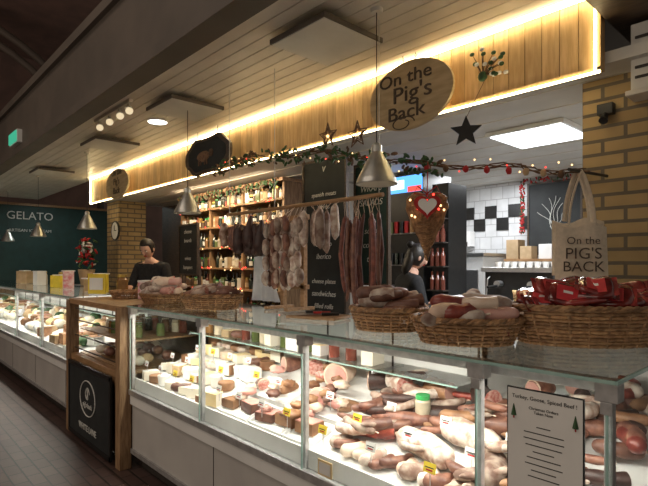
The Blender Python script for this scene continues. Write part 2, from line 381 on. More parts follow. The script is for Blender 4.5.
# ------------------------------------------------------------------ meats
def salami(mb,c,ang,L,r,m,cut=None,tilt=0,bend=.03,seg=12):
    d=Vector((math.cos(ang)*math.cos(tilt),math.sin(ang)*math.cos(tilt),math.sin(tilt))); s=d.cross(Vector((0,0,1))); s.normalize()
    c=Vector(c); pts=[];rad=[]
    prof=[.12,.55,.88,1,1,1,.9,.6,.14]
    if cut: prof=[.15,.6,.9,1,1,1,1,1,1]
    us=[0,.03,.1,.25,.5,.75,.9,.97,1] if not cut else [0,.04,.12,.3,.5,.7,.85,.95,1]
    k0=R(0,9)
    for u,p in zip(us,prof):
        pts.append(c+d*(u-.5)*L+s*bend*math.sin(u*math.pi)); rad.append(r*p*(1+.07*math.sin(u*13+k0)))
    mb.tube(pts,rad,m,seg,capm=cut)
    if not cut: mb.tube([pts[-1],pts[-1]+d*.02],[r*.14,r*.2],M_fat,6)
def ham(mb,c,ang,s,face=M_ham,skin=M_rind):
    d=Vector((math.cos(ang),math.sin(ang),0)); c=Vector(c)+Vector((0,0,s*.62))
    us=[-1.25,-1.15,-.95,-.6,-.2,.2,.45,.5]; rr=[.1,.38,.62,.82,.93,.95,.92,.90]
    k0=R(0,9)
    pts=[c+d*u*s+Vector((0,0,.04*s*math.sin(u*3+k0))) for u in us]
    mb.tube(pts,[s*.68*q for q in rr],skin,16,flat=R(.8,.95))
    mb.tube([pts[-1],pts[-1]+d*.004],[s*.61,s*.60],M_fat,16); mb.tube([pts[-1]+d*.003,pts[-1]+d*.008],[s*.54,s*.53],face,16,flat=.9)
def wedge(mb,c,ang,s,h,m,rind):
    out=[Vector((0,0,0))]+[Vector((s*math.cos(a),s*math.sin(a),0)) for a in [i*.15 for i in range(6)]]
    T=Matrix.Translation(c)@Matrix.Rotation(ang,4,'Z'); n=len(out)
    a=[T@p for p in out]; b=[T@(p+Vector((0,0,h))) for p in out]
    mb.add(b,[tuple(range(n))],m,False)
    mb.add(a+b,[(i,(i+1)%n,n+(i+1)%n,n+i) for i in (0,n-1)],m,False)
    mb.add(a+b,[(i,(i+1)%n,n+(i+1)%n,n+i) for i in range(1,n-1)],rind,False)
def slab(mb,c,sx,sy,h,m,top,ang=0):
    mb.box((c[0],c[1],c[2]+h/2),(sx,sy,h),m,rz=ang); mb.box((c[0],c[1],c[2]+h+.002),(sx*.94,sy*.94,.004),top,rz=ang)
def tag(mb,x,y,z):
    mb.tube([(x,y,z-.06),(x,y,z)],.002,M_alu,5); mb.box((x,y-.003,z+.018),(.055,.002,.038),random.choice([M_paper,M_paper,M_yellow]),M=rot('X',-.2))
    mb.box((x,y-.0055,z+.02),(.04,.001,.004),M_ink,M=rot('X',-.2)); mb.box((x,y-.0055,z+.01),(.03,.001,.006),M_redc,M=rot('X',-.2))
def tray(mb,x,y,w,d,m):
    z=deckz(y); sl=math.atan(.34); Mr=rot('X',sl)
    mb.box((x,y,z+.008),(w,d,.01),m,M=Mr)
    for a,b,c,e in ((0,-d/2,w,.006),(0,d/2,w,.006),(-w/2,0,.006,d),(w/2,0,.006,d)): mb.box(Vector((x,y,z+.016))+Mr@Vector((a,b,0)),(c,e,.03),m,M=Mr)

mb=MB()
for r_,y in enumerate((1.63,1.78,1.93,2.08,2.19)):
    x=-3.74
    while x<-2.82:
        z=deckz(y); k=random.random(); w=R(.07,.13)
        if k<.28: wedge(mb,(x,y-.05,z),R(-.3,.6),w,R(.04,.08),random.choice([M_cheese,M_cheesew]),random.choice([M_rind,M_cheesew,M_fat]))
        elif k<.46: slab(mb,(x+w/2,y,z),w,.11,R(.04,.09),random.choice([M_paper,M_cheesew,M_box,M_rind]),random.choice([M_cheesew,M_paper,M_cheese]),R(-.3,.3))
        elif k<.60: mb.lathe([(0,0),(.055,0),(.055,.05),(.05,.055),(0,.055)],random.choice([M_cheesew,M_fat,M_rind]),Matrix.Translation((x+.06,y,z)),18)
        elif k<.72: mb.lathe([(0,0),(.040,0),(.045,.06),(.047,.062),(.047,.072),(0,.074)],M_paper,Matrix.Translation((x+.06,y,z)),18)
        elif k<.9: salami(mb,(x+.06,y,z+.035),R(-.5,1.5),.14,.03,random.choice([M_sal_w,M_rind,M_sal_b]),M_cut)
        else: mb.blob((x+.05,y,z+.04),(.05,.045,.04),random.choice([M_cheesew,M_rind]),amp=.2)
        x+=w+.01
for i in range(12): tag(mb,-3.70+i*.078,1.60+(i%3)*.17,deckz(1.6)+.12+(i%3)*.05)
mb.finish('cheese_assortment')
mb=MB(); x=-3.72
while x<-1.9:
    k=random.random(); w=R(.07,.13)
    if k<.4: slab(mb,(x+w/2,2.13,1.004),w,.12,R(.04,.10),random.choice([M_paper,M_box,M_cheesew]),random.choice([M_paper,M_cheesew,M_cheese]),R(-.2,.2))
    elif k<.75: mb.lathe([(0,0),(.034,0),(.034,.07),(.028,.08),(.028,.095),(0,.095)],random.choice(M_jar[:4]),Matrix.Translation((x+.04,2.12,1.004)),14)
    else: salami(mb,(x+.06,2.13,1.035),R(0,1.5),.13,.028,random.choice([M_sal_w,M_sal_b]),M_cut)
    x+=w+R(.01,.04)
mb.finish('packed_delicacies')
mb=MB()
for (x,y,w,d) in ((-2.5,1.66,.3,.16),(-2.18,1.66,.28,.16),(-1.92,1.66,.2,.16),(-2.45,1.88,.4,.2),(-2.0,1.88,.38,.2)): tray(mb,x,y,w,d,M_case)
for (x,y,a,s,f_,k) in ((-2.62,2.12,-1.9,.085,M_ham,M_sal_b),(-2.40,2.14,-.6,.10,M_cut,M_rind),(-2.12,2.10,-1.2,.13,M_ham,M_fat),(-1.86,2.15,-2.6,.10,M_cut,M_sal_d),
    (-2.60,1.88,-.4,.07,M_cut,M_sal_b),(-2.40,1.90,-2.0,.075,M_ham,M_rind),(-2.06,1.90,-1.3,.095,M_ham,M_ham),(-1.88,1.90,-2.4,.07,M_cut,M_rind)):
    ham(mb,(x,y,deckz(y)-.01),a,s,f_,k)
for (x,y,a) in ((-2.6,1.66,.1),(-2.42,1.68,-.1),(-2.24,1.66,.25),(-2.08,1.68,0),(-1.92,1.68,.1)):
    slab(mb,(x,y,deckz(y)+.01),R(.10,.15),.09,R(.04,.06),random.choice([M_rind,M_sal_b]),random.choice([M_sal_b,M_rind,M_cut,M_ham]),a)
for i in range(30):
    x=R(-2.68,-1.84); y=R(1.62,2.15); mb.blob((x,y,deckz(y)+R(.05,.10)),(R(.03,.06),R(.03,.045),.022),random.choice([M_ham,M_cut,M_rind,M_fat,M_sal_b,M_rind]),rot('Z',R(0,3)),amp=.5,fr=5)
for i in range(8): tag(mb,-2.66+i*.11,1.60+(i%2)*.2,deckz(1.6)+.12+(i%2)*.07)
mb.finish('ham_joints')
mb=MB()
for i in range(15):
    y=1.62+R(0,.05); x=-1.72+i*.058; salami(mb,(x,y+.04,deckz(y)+.03),R(.8,1.9),R(.10,.17),R(.02,.034),random.choice([M_sal_w,M_sal_w,M_sal_h,M_sal_b,M_fat]))
for (x,y,a,L,r,m,c,zz) in ((-1.62,1.80,.15,.30,.042,M_sal_r,M_cut,.0),(-1.50,1.90,.25,.32,.038,M_sal_b,None,.02),(-1.28,1.76,2.9,.32,.055,M_sal_w,None,.0),
    (-1.12,1.86,3.0,.30,.058,M_sal_w,None,.02),(-.98,1.76,1.9,.22,.05,M_sal_h,M_cut,0),(-1.62,2.02,.1,.3,.045,M_sal_b,M_cut,0),(-1.34,2.02,.5,.3,.045,M_sal_d,None,0),
    (-1.08,2.04,.1,.32,.045,M_sal_b,None,0),(-1.7,2.14,-.7,.25,.05,M_sal_w,M_cut,.03),(-1.45,2.15,-.5,.2,.05,M_rind,M_ham,.03),(-1.2,2.16,-.8,.2,.05,M_sal_d,M_cut,.03),(-.96,2.14,-1.2,.2,.05,M_sal_h,M_cut,.03)):
    salami(mb,(x,y,deckz(y)+r+zz),a,L,r,m,c,tilt=R(0,.1),seg=16)
for i in range(44):
    x=R(-1.72,-.92); y=R(1.70,2.2); salami(mb,(x,y,deckz(y)+R(.05,.12)),R(-.4,1.4),R(.12,.25),R(.012,.028),random.choice([M_sal_r,M_sal_b,M_sal_w,M_sal_b,M_sal_d,M_rind,M_sal_h,M_sal_h]),random.choice([None,None,M_cut]),tilt=R(-.1,.2))
for i in range(9): tag(mb,-1.72+i*.10,1.59+(i%3)*.13,deckz(1.6)+.10+(i%3)*.05)
mb.lathe([(0,0),(.035,0),(.037,.07),(.03,.08),(.0,.08)],M_jar[3],Matrix.Translation((-1.40,1.93,deckz(1.93)+.07)),16); mb.lathe([(.034,.08),(.034,.10),(0,.10)],M_lid[1],Matrix.Translation((-1.40,1.93,deckz(1.93)+.07)),16)
mb.finish('salami_assortment')
mb=MB()
for i in range(50):
    x=R(-.86,-.58); y=R(1.62,2.75); z=deckz(min(y,2.27)); salami(mb,(x,y,z+R(.03,.12)),R(0,3.1),R(.10,.18),R(.016,.034),random.choice([M_sal_b,M_sal_d,M_sal_b,M_rind,M_sal_h,M_sal_r,M_sal_w]),random.choice([None,M_cut]),bend=.02)
for i in range(5): ham(mb,(R(-1.1,-.65),2.35+i*.11,deckz(2.27)),R(-2,-1),.08,M_ham,random.choice([M_rind,M_sal_b]))
mb.finish('cured_sausage_pile')
mb=MB()
for i in range(170):
    x=R(-11.3,-5.3); y=R(1.62,2.15); k=random.random()
    if k<.5: slab(mb,(x,y,deckz(y)),R(.08,.2),R(.1,.18),R(.04,.12),random.choice([M_case,M_rind,M_box]),random.choice([M_cheesew,M_cheese,M_box,M_ham,M_rind,M_rind]),R(-.3,.3))
    else: mb.blob((x,y,deckz(y)+.06),(R(.05,.1),R(.05,.08),.06),random.choice([M_cheesew,M_cheese,M_rind,M_cloth,M_box,M_leaf]))
mb.finish('deli_food_trays')

# ------------------------------------------------------------------ baskets
def basket(c,a,b,h,ang,name='wicker_basket',fl=1.22):
    mb=MB(); T=Matrix.Translation(c)@Matrix.Rotation(ang,4,'Z'); n=26; N=n*4; rows=int(h/.0115)
    for k in range(rows):
        u=k/(rows-1); f=1+(fl-1)*u; pts=[]
        for i in range(N):
            th=2*math.pi*i/N; w=.005*math.cos(n*th+k*math.pi)
            pts.append(T@Vector(((a/fl*f+w)*math.cos(th),(b/fl*f+w)*math.sin(th),.006+u*h)))
        mb.tube(pts,.0068,M_wick,5,closed=True)
    for i in range(n):
        th=2*math.pi*(i+.5)/n
        mb.tube([T@Vector((a/fl*math.cos(th),b/fl*math.sin(th),0)),T@Vector((a*math.cos(th),b*math.sin(th),h))],.005,M_wick,5)
    for ph in (0,math.pi*2/3,math.pi*4/3):
        mb.tube([T@Vector(((a+.007*math.cos(i*1.3+ph))*math.cos(2*math.pi*i/90),(b+.007*math.cos(i*1.3+ph))*math.sin(2*math.pi*i/90),h+.012+.007*math.sin(i*1.3+ph))) for i in range(90)],.007,M_wick,5,closed=True)
    mb.add([T@Vector((a/fl*math.cos(t),b/fl*math.sin(t),.006)) for t in [i*math.pi/12 for i in range(24)]],[tuple(range(24))],M_wick,False)
    return mb.finish(name)
ZB=ZT+.003
basket((-1.08,1.78,ZB),.21,.15,.085,.65)
basket((-1.55,1.86,ZB),.18,.15,.09,.5)
basket((-.76,2.14,ZB),.31,.20,.135,.78)
basket((-3.13,1.82,ZB),.24,.17,.085,.3)
basket((-3.95,1.86,1.248),.24,.17,.06,.2)
basket((-4.75,1.86,1.248),.17,.14,.05,.2)
def fillsal(c,a,b,h,n,mats,rr,LL,name,ang=0,cut=True,rim=.085):
    mb=MB(); ca,sa=math.cos(ang),math.sin(ang)
    for i in range(n):
        lay=i/n; dz=.032+h*lay*.85; below=dz<rim+.015
        for _ in range(60):
            t=R(0,6.28); q=math.sqrt(random.random())*.75*(1-.4*lay); lx,ly=a*q*math.cos(t),b*q*math.sin(t); aa=R(-.5,.8); L=R(*LL)*(.72 if below else 1)
            e=[((lx+k*L/2*math.cos(aa))/(a*.84),(ly+k*L/2*math.sin(aa))/(b*.84)) for k in (-1,1)]
            if not below or max(p[0]**2+p[1]**2 for p in e)<1: break
        else: aa=0; lx*=.2; ly*=.2; L=min(L,a*1.1)
        salami(mb,(c[0]+lx*ca-ly*sa,c[1]+lx*sa+ly*ca,c[2]+dz),ang+aa,L,R(*rr)*(.9 if below else 1),random.choice(mats),random.choice([None,None,M_cut]) if cut else None,tilt=R(-.03,.05) if below else R(-.1,.25),bend=.01 if below else .03)
    return mb.finish(name)
fillsal((-1.08,1.78,ZB),.21,.15,.16,46,[M_sal_b,M_sal_h,M_sal_b,M_fat,M_sal_r,M_ham,M_sal_w],(.022,.033),(.14,.22),'salami_heap',.65)
fillsal((-1.55,1.86,ZB),.18,.15,.18,40,[M_sal_w,M_sal_b,M_sal_h,M_sal_h,M_sal_b],(.022,.034),(.13,.21),'salami_heap',.5)
fillsal((-3.13,1.82,ZB),.24,.17,.13,40,[M_sal_b,M_rind,M_sal_h,M_sal_b,M_sal_w],(.022,.034),(.16,.26),'salami_heap',.3)
fillsal((-3.95,1.86,1.248),.24,.17,.18,50,[M_sal_w,M_ham,M_fat,M_sal_h,M_fat],(.026,.04),(.15,.24),'salami_heap',.2,rim=.06)
mb=MB()
for i in range(84):
    lay=i/84; dz=.05+.19*lay; t=R(0,6.28)
    q=math.sqrt(random.random())*(.50 if dz<.15 else .82*(1.25-.55*lay)); lx=.30*q*math.cos(t); ly=.19*q*math.sin(t); ca,sa=math.cos(.78),math.sin(.78)
    c=Vector((-.76+lx*ca-ly*sa,2.14+lx*sa+ly*ca,ZB+dz-(.03*q if dz>=.15 else 0)))
    Mr=rot('Z',.78+R(-.8,.8))@rot('Y',R(-.35,.35))@rot('X',R(.1,1.0))
    w,hh=R(.065,.085),R(.045,.058)
    mb.blob(c,(w,hh,.013),M_pack,Mr,amp=.15,nu=16,nv=6,e=.45)
    if i%3:
        o=Mr@Vector((0,0,.0145)); mb.box(c+o,(w*1.2,hh*1.3,.0015),M_label,M=Mr)
        mb.box(c+Mr@Vector((0,.005,.0158)),(w*.5,hh*.22,.001),M_paper,M=Mr)
    for k in (-1,1):
        mb.box(c+Mr@Vector((k*w*1.02,0,0)),(.02,hh*1.7,.002),M_pack,M=Mr)
mb.finish('vacuum_packed_meat')
mb=MB(); mb.box((-2.15,1.95,ZT+.012),(.32,.2,.016),M_wood,rz=.3)
for k in range(3):
    a=.9+k*.1; c=Vector((-2.1-k*.07,1.93,ZT+.030)); d=Vector((math.cos(a),math.sin(a),0))
    mb.tube([c,c+d*.10],[.011,.009],M_redc if k==1 else M_black,8); mb.box(c-d*.10,(.2,.028,.002),M_steel,rz=a)
mb.finish('carving_board',bevel=.002)
mb=MB(); mb.box((-4.5,1.95,1.325),(.14,.10,.15),M_pinkbox,rz=.4); mb.box((-4.5,1.95,1.41),(.145,.105,.02),M_paper,rz=.4); mb.finish('gift_box',bevel=.003)
mb=MB(); mb.box((-5.25,1.75,1.37),(.20,.012,.20),M_yellow,rz=.6); mb.box((-5.25,1.745,1.37),(.15,.012,.12),M_paper,rz=.6); mb.box((-5.25,1.78,1.262),(.2,.08,.012),M_alu,rz=.6); mb.finish('price_card_stand')
# clutter on the far counter top
mb=MB()
for x,m,w,h in ((-5.7,M_yellow,.14,.20),(-6.1,M_box,.2,.14),(-6.9,M_pinkbox,.16,.22),(-7.3,M_yellow,.2,.16),(-8.3,M_paper,.2,.2),(-9.2,M_box,.25,.2)):
    mb.box((x,1.95,ZT+.003+h/2),(w,.12,h),m,rz=R(-.3,.5)); mb.box((x,1.95,ZT+.008+h),(w*1.04,.125,.012),M_paper,rz=R(-.1,.1))
mb.finish('product_boxes',bevel=.003)
mb=MB()
for x in (-5.5,-6.5,-7.7,-8.7): 
    T=Matrix.Translation((x,2.1,ZT+.002)); mb.lathe([(0,0),(.06,0),(.06,.14),(.045,.16),(.045,.18),(0,.18)],random.choice(M_jar[:4]),T,16); mb.lathe([(.05,.17),(.05,.2),(0,.2)],M_lid[0],T,16)
mb.finish('storage_jars')

# poster on glass
mb=MB(); mb.bb(-.765,-.535,1.500,1.506,.862,1.187,M_ink); mb.bb(-.761,-.539,1.498,1.501,.866,1.183,M_paper)
for i in range(9):
    w=.02+.045*random.random(); z=1.075-i*.019
    mb.bb(-.65-w,-.65+w,1.497,1.4985,z,z+.0028,M_ink)
mb.bb(-.68,-.62,1.497,1.4985,.885,.889,M_ink)
for sx_ in (-.742,-.558):
    mb.tube([(sx_,1.4975,1.10),(sx_,1.4975,1.135)],[.009,.001],M_leaf,8); mb.box((sx_,1.4975,1.095),(.004,.001,.01),M_redc)
po=mb.finish('poster_notice')
text('Turkey, Goose, Spiced Beef !',(-.65,1.497,1.160),.0165,M_ink,po,ext=.0004); text('Christmas Orders\nTaken Now',(-.65,1.497,1.125),.012,M_ink,po,ext=.0004)
mb=MB(); mb.bb(-1.66,-1.57,1.503,1.507,.63,.70,M_cheese); mb.bb(-1.65,-1.58,1.501,1.504,.64,.69,M_paper); mb.finish('price_ticket')
mb=MB(); mb.bb(-.99,-.91,1.503,1.507,.64,.69,M_paper); mb.bb(-.98,-.92,1.501,1.504,.66,.665,M_ink); mb.finish('price_ticket')

# ------------------------------------------------------------------ hanging rack and bunches
mb=MB()
mb.tube([(-3.45,2.15,1.96),(-1.83,2.15,1.96)],.013,M_wood,10)
for x in (-3.42,-2.83,-1.86):
    mb.tube([(x,2.15,1.96),(x,2.15,2.95)],.0025,M_alu,5)
mb.finish('hanging_rail')
mb=MB()
for x in (-2.80,-2.58):
    mb.bb(x-.018,x+.018,2.19,2.225,ZT+.005,1.90,M_wood); 
mb.bb(-2.84,-2.54,2.19,2.225,1.87,1.905,M_wood); mb.bb(-2.84,-2.54,2.19,2.225,1.40,1.43,M_wood); 
for x in (-2.80,-2.58): mb.bb(x-.02,x+.02,2.05,2.29,ZT+.003,ZT+.025,M_wood)
mb.finish('wooden_stand',bevel=.003)
def bunch(x0,x1,ztop,zbot,r,m,name,n,y=2.15,seglen=None,var=.06):
    mb=MB()
    for i in range(n):
        x=x0+(x1-x0)*(i+.5)/n+R(-.012,.012); yy=y+R(-.055,.055); zt=ztop-R(0,.05); zb=zbot+R(0,var); mm=random.choice(m) if isinstance(m,list) else m
        mb.tube([(x,2.15,1.955),(x,yy,zt)],.002,M_fat,4)
        if seglen:
            z=zt
            while z-seglen>zb-.03:
                q=R(.8,1.1); s_=seglen*R(.85,1.05); rr=[r*.15,r*.8*q,r*q,r*q,r*.8*q,r*.15]; zz=[0,.12,.35,.65,.88,1]; ox=R(-.025,.025)
                mb.tube([(x+ox*math.sin(u*3.14),yy+R(-.004,.004),z-s_*u) for u in zz],rr,mm,10); z-=s_
        else:
            q=R(.8,1.1); rr=[r*.2,r*.8*q,r*q,r*1.05*q,r*q,r*.8*q,r*.2]; zz=[0,.04,.15,.5,.85,.96,1]; bx=R(-.04,.04)
            mb.tube([(x+bx*math.sin(u*3.14),yy+R(-.004,.004),zt+(zb-zt)*u) for u in zz],rr,mm,10)
    return mb.finish(name)
bunch(-3.33,-3.02,1.88,1.62,.043,M_sal_d,'hanging_dark_salami',7)
bunch(-3.46,-3.30,1.90,1.66,.034,[M_sal_h,M_sal_b],'hanging_dark_salami',5)
bunch(-2.88,-2.50,1.90,1.34,.025,[M_sal_h,M_sal_w,M_sal_b,M_sal_h],'hanging_sausage_links',15,y=2.11,seglen=.12,var=.12)
bunch(-2.52,-2.16,1.95,1.66,.032,[M_sal_h,M_sal_h,M_sal_w],'hanging_white_salami',13,seglen=.26,var=.05)
bunch(-2.15,-1.86,1.88,1.30,.013,[M_sal_p,M_sal_p,M_sal_b],'hanging_pepperoni_sticks',18,var=.12)
mb=MB()
for (x,z) in ((-3.12,1.80),(-2.98,1.76)):
    mb.tube([(x,2.15,1.955),(x,2.15,z+.12)],.003,M_fat,5)
    mb.tube([(x,2.15,z+.13),(x,2.14,z+.08),(x+.01,2.13,z),(x+.01,2.13,z-.07),(x,2.13,z-.12)],[.012,.022,.055,.06,.02],M_sal_d,14)
mb.finish('hanging_ham')
mb=MB(); vs=[];n=14
for j in range(9):
    for i in range(n):
        u=i/(n-1); v=j/8; w=.10+.10*v
        vs.append((-3.20+(u-.5)*2*w,2.30+.02*math.sin(u*17+v*2)+v*.03,1.70-v*.42-.05*abs(u-.4)*(1-v)))
mb.add(vs,[(j*n+i,j*n+i+1,(j+1)*n+i+1,(j+1)*n+i) for j in range(8) for i in range(n-1)],M_cloth)
mb.tube([(-3.2,2.30,1.70),(-3.2,2.15,1.96)],.004,M_cloth,5)
mb.finish('hanging_apron')

# garland
gp=[Vector(p) for p in ((-4.4,2.55,2.50),(-3.36,2.3,2.44),(-2.43,2.3,2.33),(-1.69,2.3,2.14),(-1.21,2.4,2.07),(-.92,2.62,2.03))]
def gcurve(t):
    t=min(t,.9999)*(len(gp)-1); i=min(int(t),len(gp)-2); return gp[i].lerp(gp[i+1],t-i)
mb=MB()
for ph in range(4):
    mb.tube([gcurve(i/80)+Vector((R(-.012,.012),R(-.012,.012),.010*math.sin(i*.6+ph*2)-.025*math.sin(i/80*5*math.pi)**2)) for i in range(81)],.0035,M_vine,5)
for i in range(240):
    p=gcurve(R(.0,.66))+Vector((R(-.035,.035),R(-.035,.035),R(-.075,.035)))
    mb.blob(p,(.024,.008,.011),random.choice([M_leaf,M_vine,M_leaf]),rot('Z',R(0,3))@rot('Y',R(-1,1)),nu=6,nv=4)
for i in range(30): mb.blob(gcurve(i/30)+Vector((0,-.03,R(-.07,.03))),(.0048,.0048,.0048),M_warm_l if i%3 else M_red_l,nu=6,nv=4,amp=0)
for i in range(8): mb.blob(gcurve(.62+i*.045)+Vector((0,-.01,-.03)),(.016,.016,.02),random.choice([M_vine,M_redc,M_box]),nu=10,nv=6,amp=.2)
mb.finish('fairy_light_garland')
def starpts(r,r2,c): return [(c[0]+(r if k%2==0 else r2)*math.sin(k*math.pi/5),c[2]+(r if k%2==0 else r2)*math.cos(k*math.pi/5)) for k in range(10)]
for x,z,y in ((-2.42,2.42,2.28),(-2.15,2.38,2.28)):
    mb=MB(); s=starpts(.085,.035,(x,0,z)); mb.tube([(a,y,b) for a,b in s],.006,M_vine,6,closed=True)
    s2=starpts(.055,.022,(x,0,z)); mb.tube([(a,y,b) for a,b in s2],.005,M_vine,6,closed=True)
    mb.blob((x,y,z),(.01,.01,.01),M_warm_l,amp=0,nu=8,nv=6); mb.finish('twig_star')
mb=MB(); s=starpts(.095,.042,(0,0,0)); mb.prism(s,.018,M_black,Matrix.Translation((-1.61,2.65,2.36))@Matrix.Rotation(.5,4,'Z')); mb.tube([(-1.61,2.65,2.44),(-1.5,2.70,2.68)],.002,M_vine,5); mb.finish('hanging_star',bevel=.004)
mb=MB()
for i in range(22):
    a=R(-.3,2.2); L=R(.06,.17); d=Vector((math.cos(a)*L,-.02*random.random(),math.sin(a)*L)); c=Vector((-1.53,2.70,2.68)); mb.tube([c,c+d*.5+Vector((0,0,.01)),c+d],[.004,.003,.0015],M_vine,5)
    mb.blob(c+d,(.016,.01,.012),M_paper if i%2==0 else M_leaf,nu=8,nv=5)
mb.blob((-1.53,2.70,2.68),(.03,.02,.03),M_leaf); mb.finish('twig_spray')
mb=MB(); cx,cy,cz=-1.62,2.27,1.86
HR=Matrix.Translation((cx,cy,cz))@Matrix.Rotation(.65,4,'Z')
for q in (1,.93,.85,.76,.66,.55,.44,.32,.2):
    pts=[]
    for i in range(60):
        t=2*math.pi*i/60; hx=.0066*16*math.sin(t)**3; hz=.0080*(13*math.cos(t)-5*math.cos(2*t)-2*math.cos(3*t)-math.cos(4*t))
        if hz<0: hz*=1.95
        pts.append(HR@Vector((hx*q+.004*math.sin(i*1.7),-.05*(1-q)+.006*math.cos(i*1.3),hz*q)))
    mb.tube(pts,.009,M_wick,6,closed=True)
for i in range(26):
    u=i/25; w=.108*(1-u)**.9; z=.06-u*.32; mb.tube([HR@Vector((-w,-.005,z)),HR@Vector((0,-.045,z-.01)),HR@Vector((w,-.005,z+.01))],.005,M_wick,5)
def heart(mb,s,m,y,z,th):
    out=[(s*16*math.sin(t)**3/17,s*(13*math.cos(t)-5*math.cos(2*t)-2*math.cos(3*t)-math.cos(4*t))/17) for t in [2*math.pi*i/30 for i in range(30)]]
    mb.prism(out,th,m,HR@Matrix.Translation((0,y,z)))
heart(mb,.075,M_redc,-.075,.02,.012); heart(mb,.052,M_paper,-.088,.02,.012)
for k in (-1,1):
    mb.tube([HR@Vector((0,-.03,.09)),HR@Vector((k*.05,-.04,.13)),HR@Vector((k*.07,-.04,.09)),HR@Vector((0,-.04,.085)),HR@Vector((k*.04,-.04,.02))],.008,M_redc,6,flat=.4)
for i in range(10): mb.blob(HR@Vector((R(-.09,.09),-.05,R(-.05,.1))),(.007,.007,.007),M_warm_l if i%2 else M_red_l,nu=6,nv=4,amp=0)
mb.tube([(cx,cy,cz+.05),(cx,cy+.01,2.13)],.003,M_redc,5); mb.finish('wicker_heart')

# ------------------------------------------------------------------ hanging signs
def oval(x,y,z,a,b,ang,m,name):
    mb=MB(); T=Matrix.Translation((x,y,z))@Matrix.Rotation(ang,4,'Z')
    mb.prism([(a*math.cos(t),b*math.sin(t)) for t in [i*math.pi/24 for i in range(48)]],.022,m,T)
    for k in (-.5,.5):
        n=int((2.95-z-b*.86)/.022)
        for i in range(max(n,1)):
            c=T@Vector((a*k*.3,0,b*.96+.011+i*.022)); w=(.006,0) if i%2 else (0,.006)
            mb.tube([c+Vector((w[0]*math.cos(t),w[1]*math.cos(t),.014*math.sin(t))) for t in [j*math.pi/4 for j in range(8)]],.002,M_kick,4,closed=True)
    return mb.finish(name,bevel=.003)
o=oval(-2.03,2.65,2.68,.34,.225,0,M_oval,'oval_hanging_sign')
for s_,x_,z_,q_ in (('On the',-2.06,2.80,.12),("Pig's",-2.0,2.69,.15),('Back',-2.05,2.57,.13)):
    text(s_,(x_,2.635,z_),q_,M_darkwood,o,sx=1.25,ext=.003)
mb=MB(); mb.tube([(-2.03-.05+.10*math.cos(t)*(1-t/14),2.637,2.50+.05*math.sin(t)*(1-t/14)) for t in [i*.25 for i in range(30)]],.004,M_darkwood,5); mb.finish('scroll_flourish',o)
o=oval(-7.15,2.66,2.70,.42,.21,0,M_oval,'oval_hanging_sign'); text("On the\nPig's\nBack",(-7.15,2.645,2.73),.13,M_darkwood,o)
mb=MB(); out=[]
for i in range(40):
    t=2*math.pi*i/40; rx=.42*(1+.06*math.cos(4*t)); out.append((rx*math.copysign(abs(math.cos(t))**.7,math.cos(t)),.19*(1+.08*math.cos(6*t))*math.copysign(abs(math.sin(t))**.7,math.sin(t))))
mb.prism(out,.03,M_darkwood,Matrix.Translation((-4.55,2.6,2.68))); mb.prism([(a*.85,b*.82) for a,b in out],.036,M_chalk,Matrix.Translation((-4.55,2.6,2.68)))
for k in (-.2,.2): mb.tube([(-4.55+k,2.6,2.85),(-4.55+k,2.6,2.95)],.003,M_kick,5)
mb.blob((-4.6,2.58,2.67),(.13,.006,.055),M_vine,nu=12,nv=6,amp=.15); mb.blob((-4.45,2.58,2.69),(.05,.006,.04),M_vine,nu=10,nv=6,amp=.1)
for k in (-.09,-.05,.03,.07): mb.box((-4.6+k,2.578,2.61),(.018,.006,.05),M_vine)
mb.finish('carved_pig_plaque')
def board(x0,x1,y,z0,z1,m,lines,name='menu_blackboard',fr=M_darkwood,leg=False):
    mb=MB(); mb.bb(x0,x1,y,y+.02,z0,z1,m)
    for a,b,c,d in ((x0-.02,x1+.02,z0-.02,z0),(x0-.02,x1+.02,z1,z1+.02),(x0-.02,x0,z0,z1),(x1,x1+.02,z0,z1)): mb.bb(a,b,y-.01,y+.025,c,d,fr)
    if leg: mb.bb(x0,x0+.04,y+.03,y+.06,0,z0+.2,fr); mb.bb(x1-.04,x1,y+.03,y+.06,0,z0+.2,fr)
    o=mb.finish(name); n=len(lines)
    for i,l in enumerate(lines):
        if l: text(l,((x0+x1)/2,y-.006,z1-(i+.7)*(z1-z0)/(n+.4)),min((z1-z0)/(n+.4)*.62,(x1-x0)*1.4/max(len(l),1)),M_chalkw,o,ext=.001,shear=.2)
    return o
board(-3.50,-2.97,3.0,1.12,2.48,M_chalk,['V','','spanish meats','olives','','salami','chorizo','iberico','','cheese plates','sandwiches','filled rolls'],leg=True)
board(-3.15,-2.78,3.32,1.4,2.45,M_green,['ROLLS','WRAPS','SALADS','','soup','coffee','tea',''],leg=True)
board(-5.95,-5.5,3.0,1.45,2.05,M_chalk,['cheese','boards','','wines','hampers'],leg=True)
mbd=board(-2.74,-2.15,5.92,1.70,2.52,M_chalk,[''])
mb=MB()
for k in range(7):
    a=.5+k*.35; mb.tube([(-2.45+.18*u*math.cos(a)+.03*math.sin(u*5+k),5.905,2.0+.36*u*math.sin(a)) for u in [i/8 for i in range(9)]],.003,M_chalkw,4)
mb.tube([(-2.45+.03*math.sin(i*.4),5.905,1.8+i*.02) for i in range(12)],.004,M_chalkw,4)
mb.finish('chalk_drawing',mbd)
mb=MB()
for i in range(160):
    t=i/160; p=Vector((-2.80,5.88,2.55-t*.9)) if t<.7 else Vector((-2.80+(t-.7)*2,5.88,2.56))
    p+=Vector((R(-.025,.025),R(-.03,0),R(-.03,.03))); mb.blob(p,(.022,.007,.009),random.choice([M_redc,M_redc,M_leaf]),rot('Z',R(0,3))@rot('Y',R(-1.5,1.5)),nu=6,nv=4)
mb.finish('tinsel_garland')

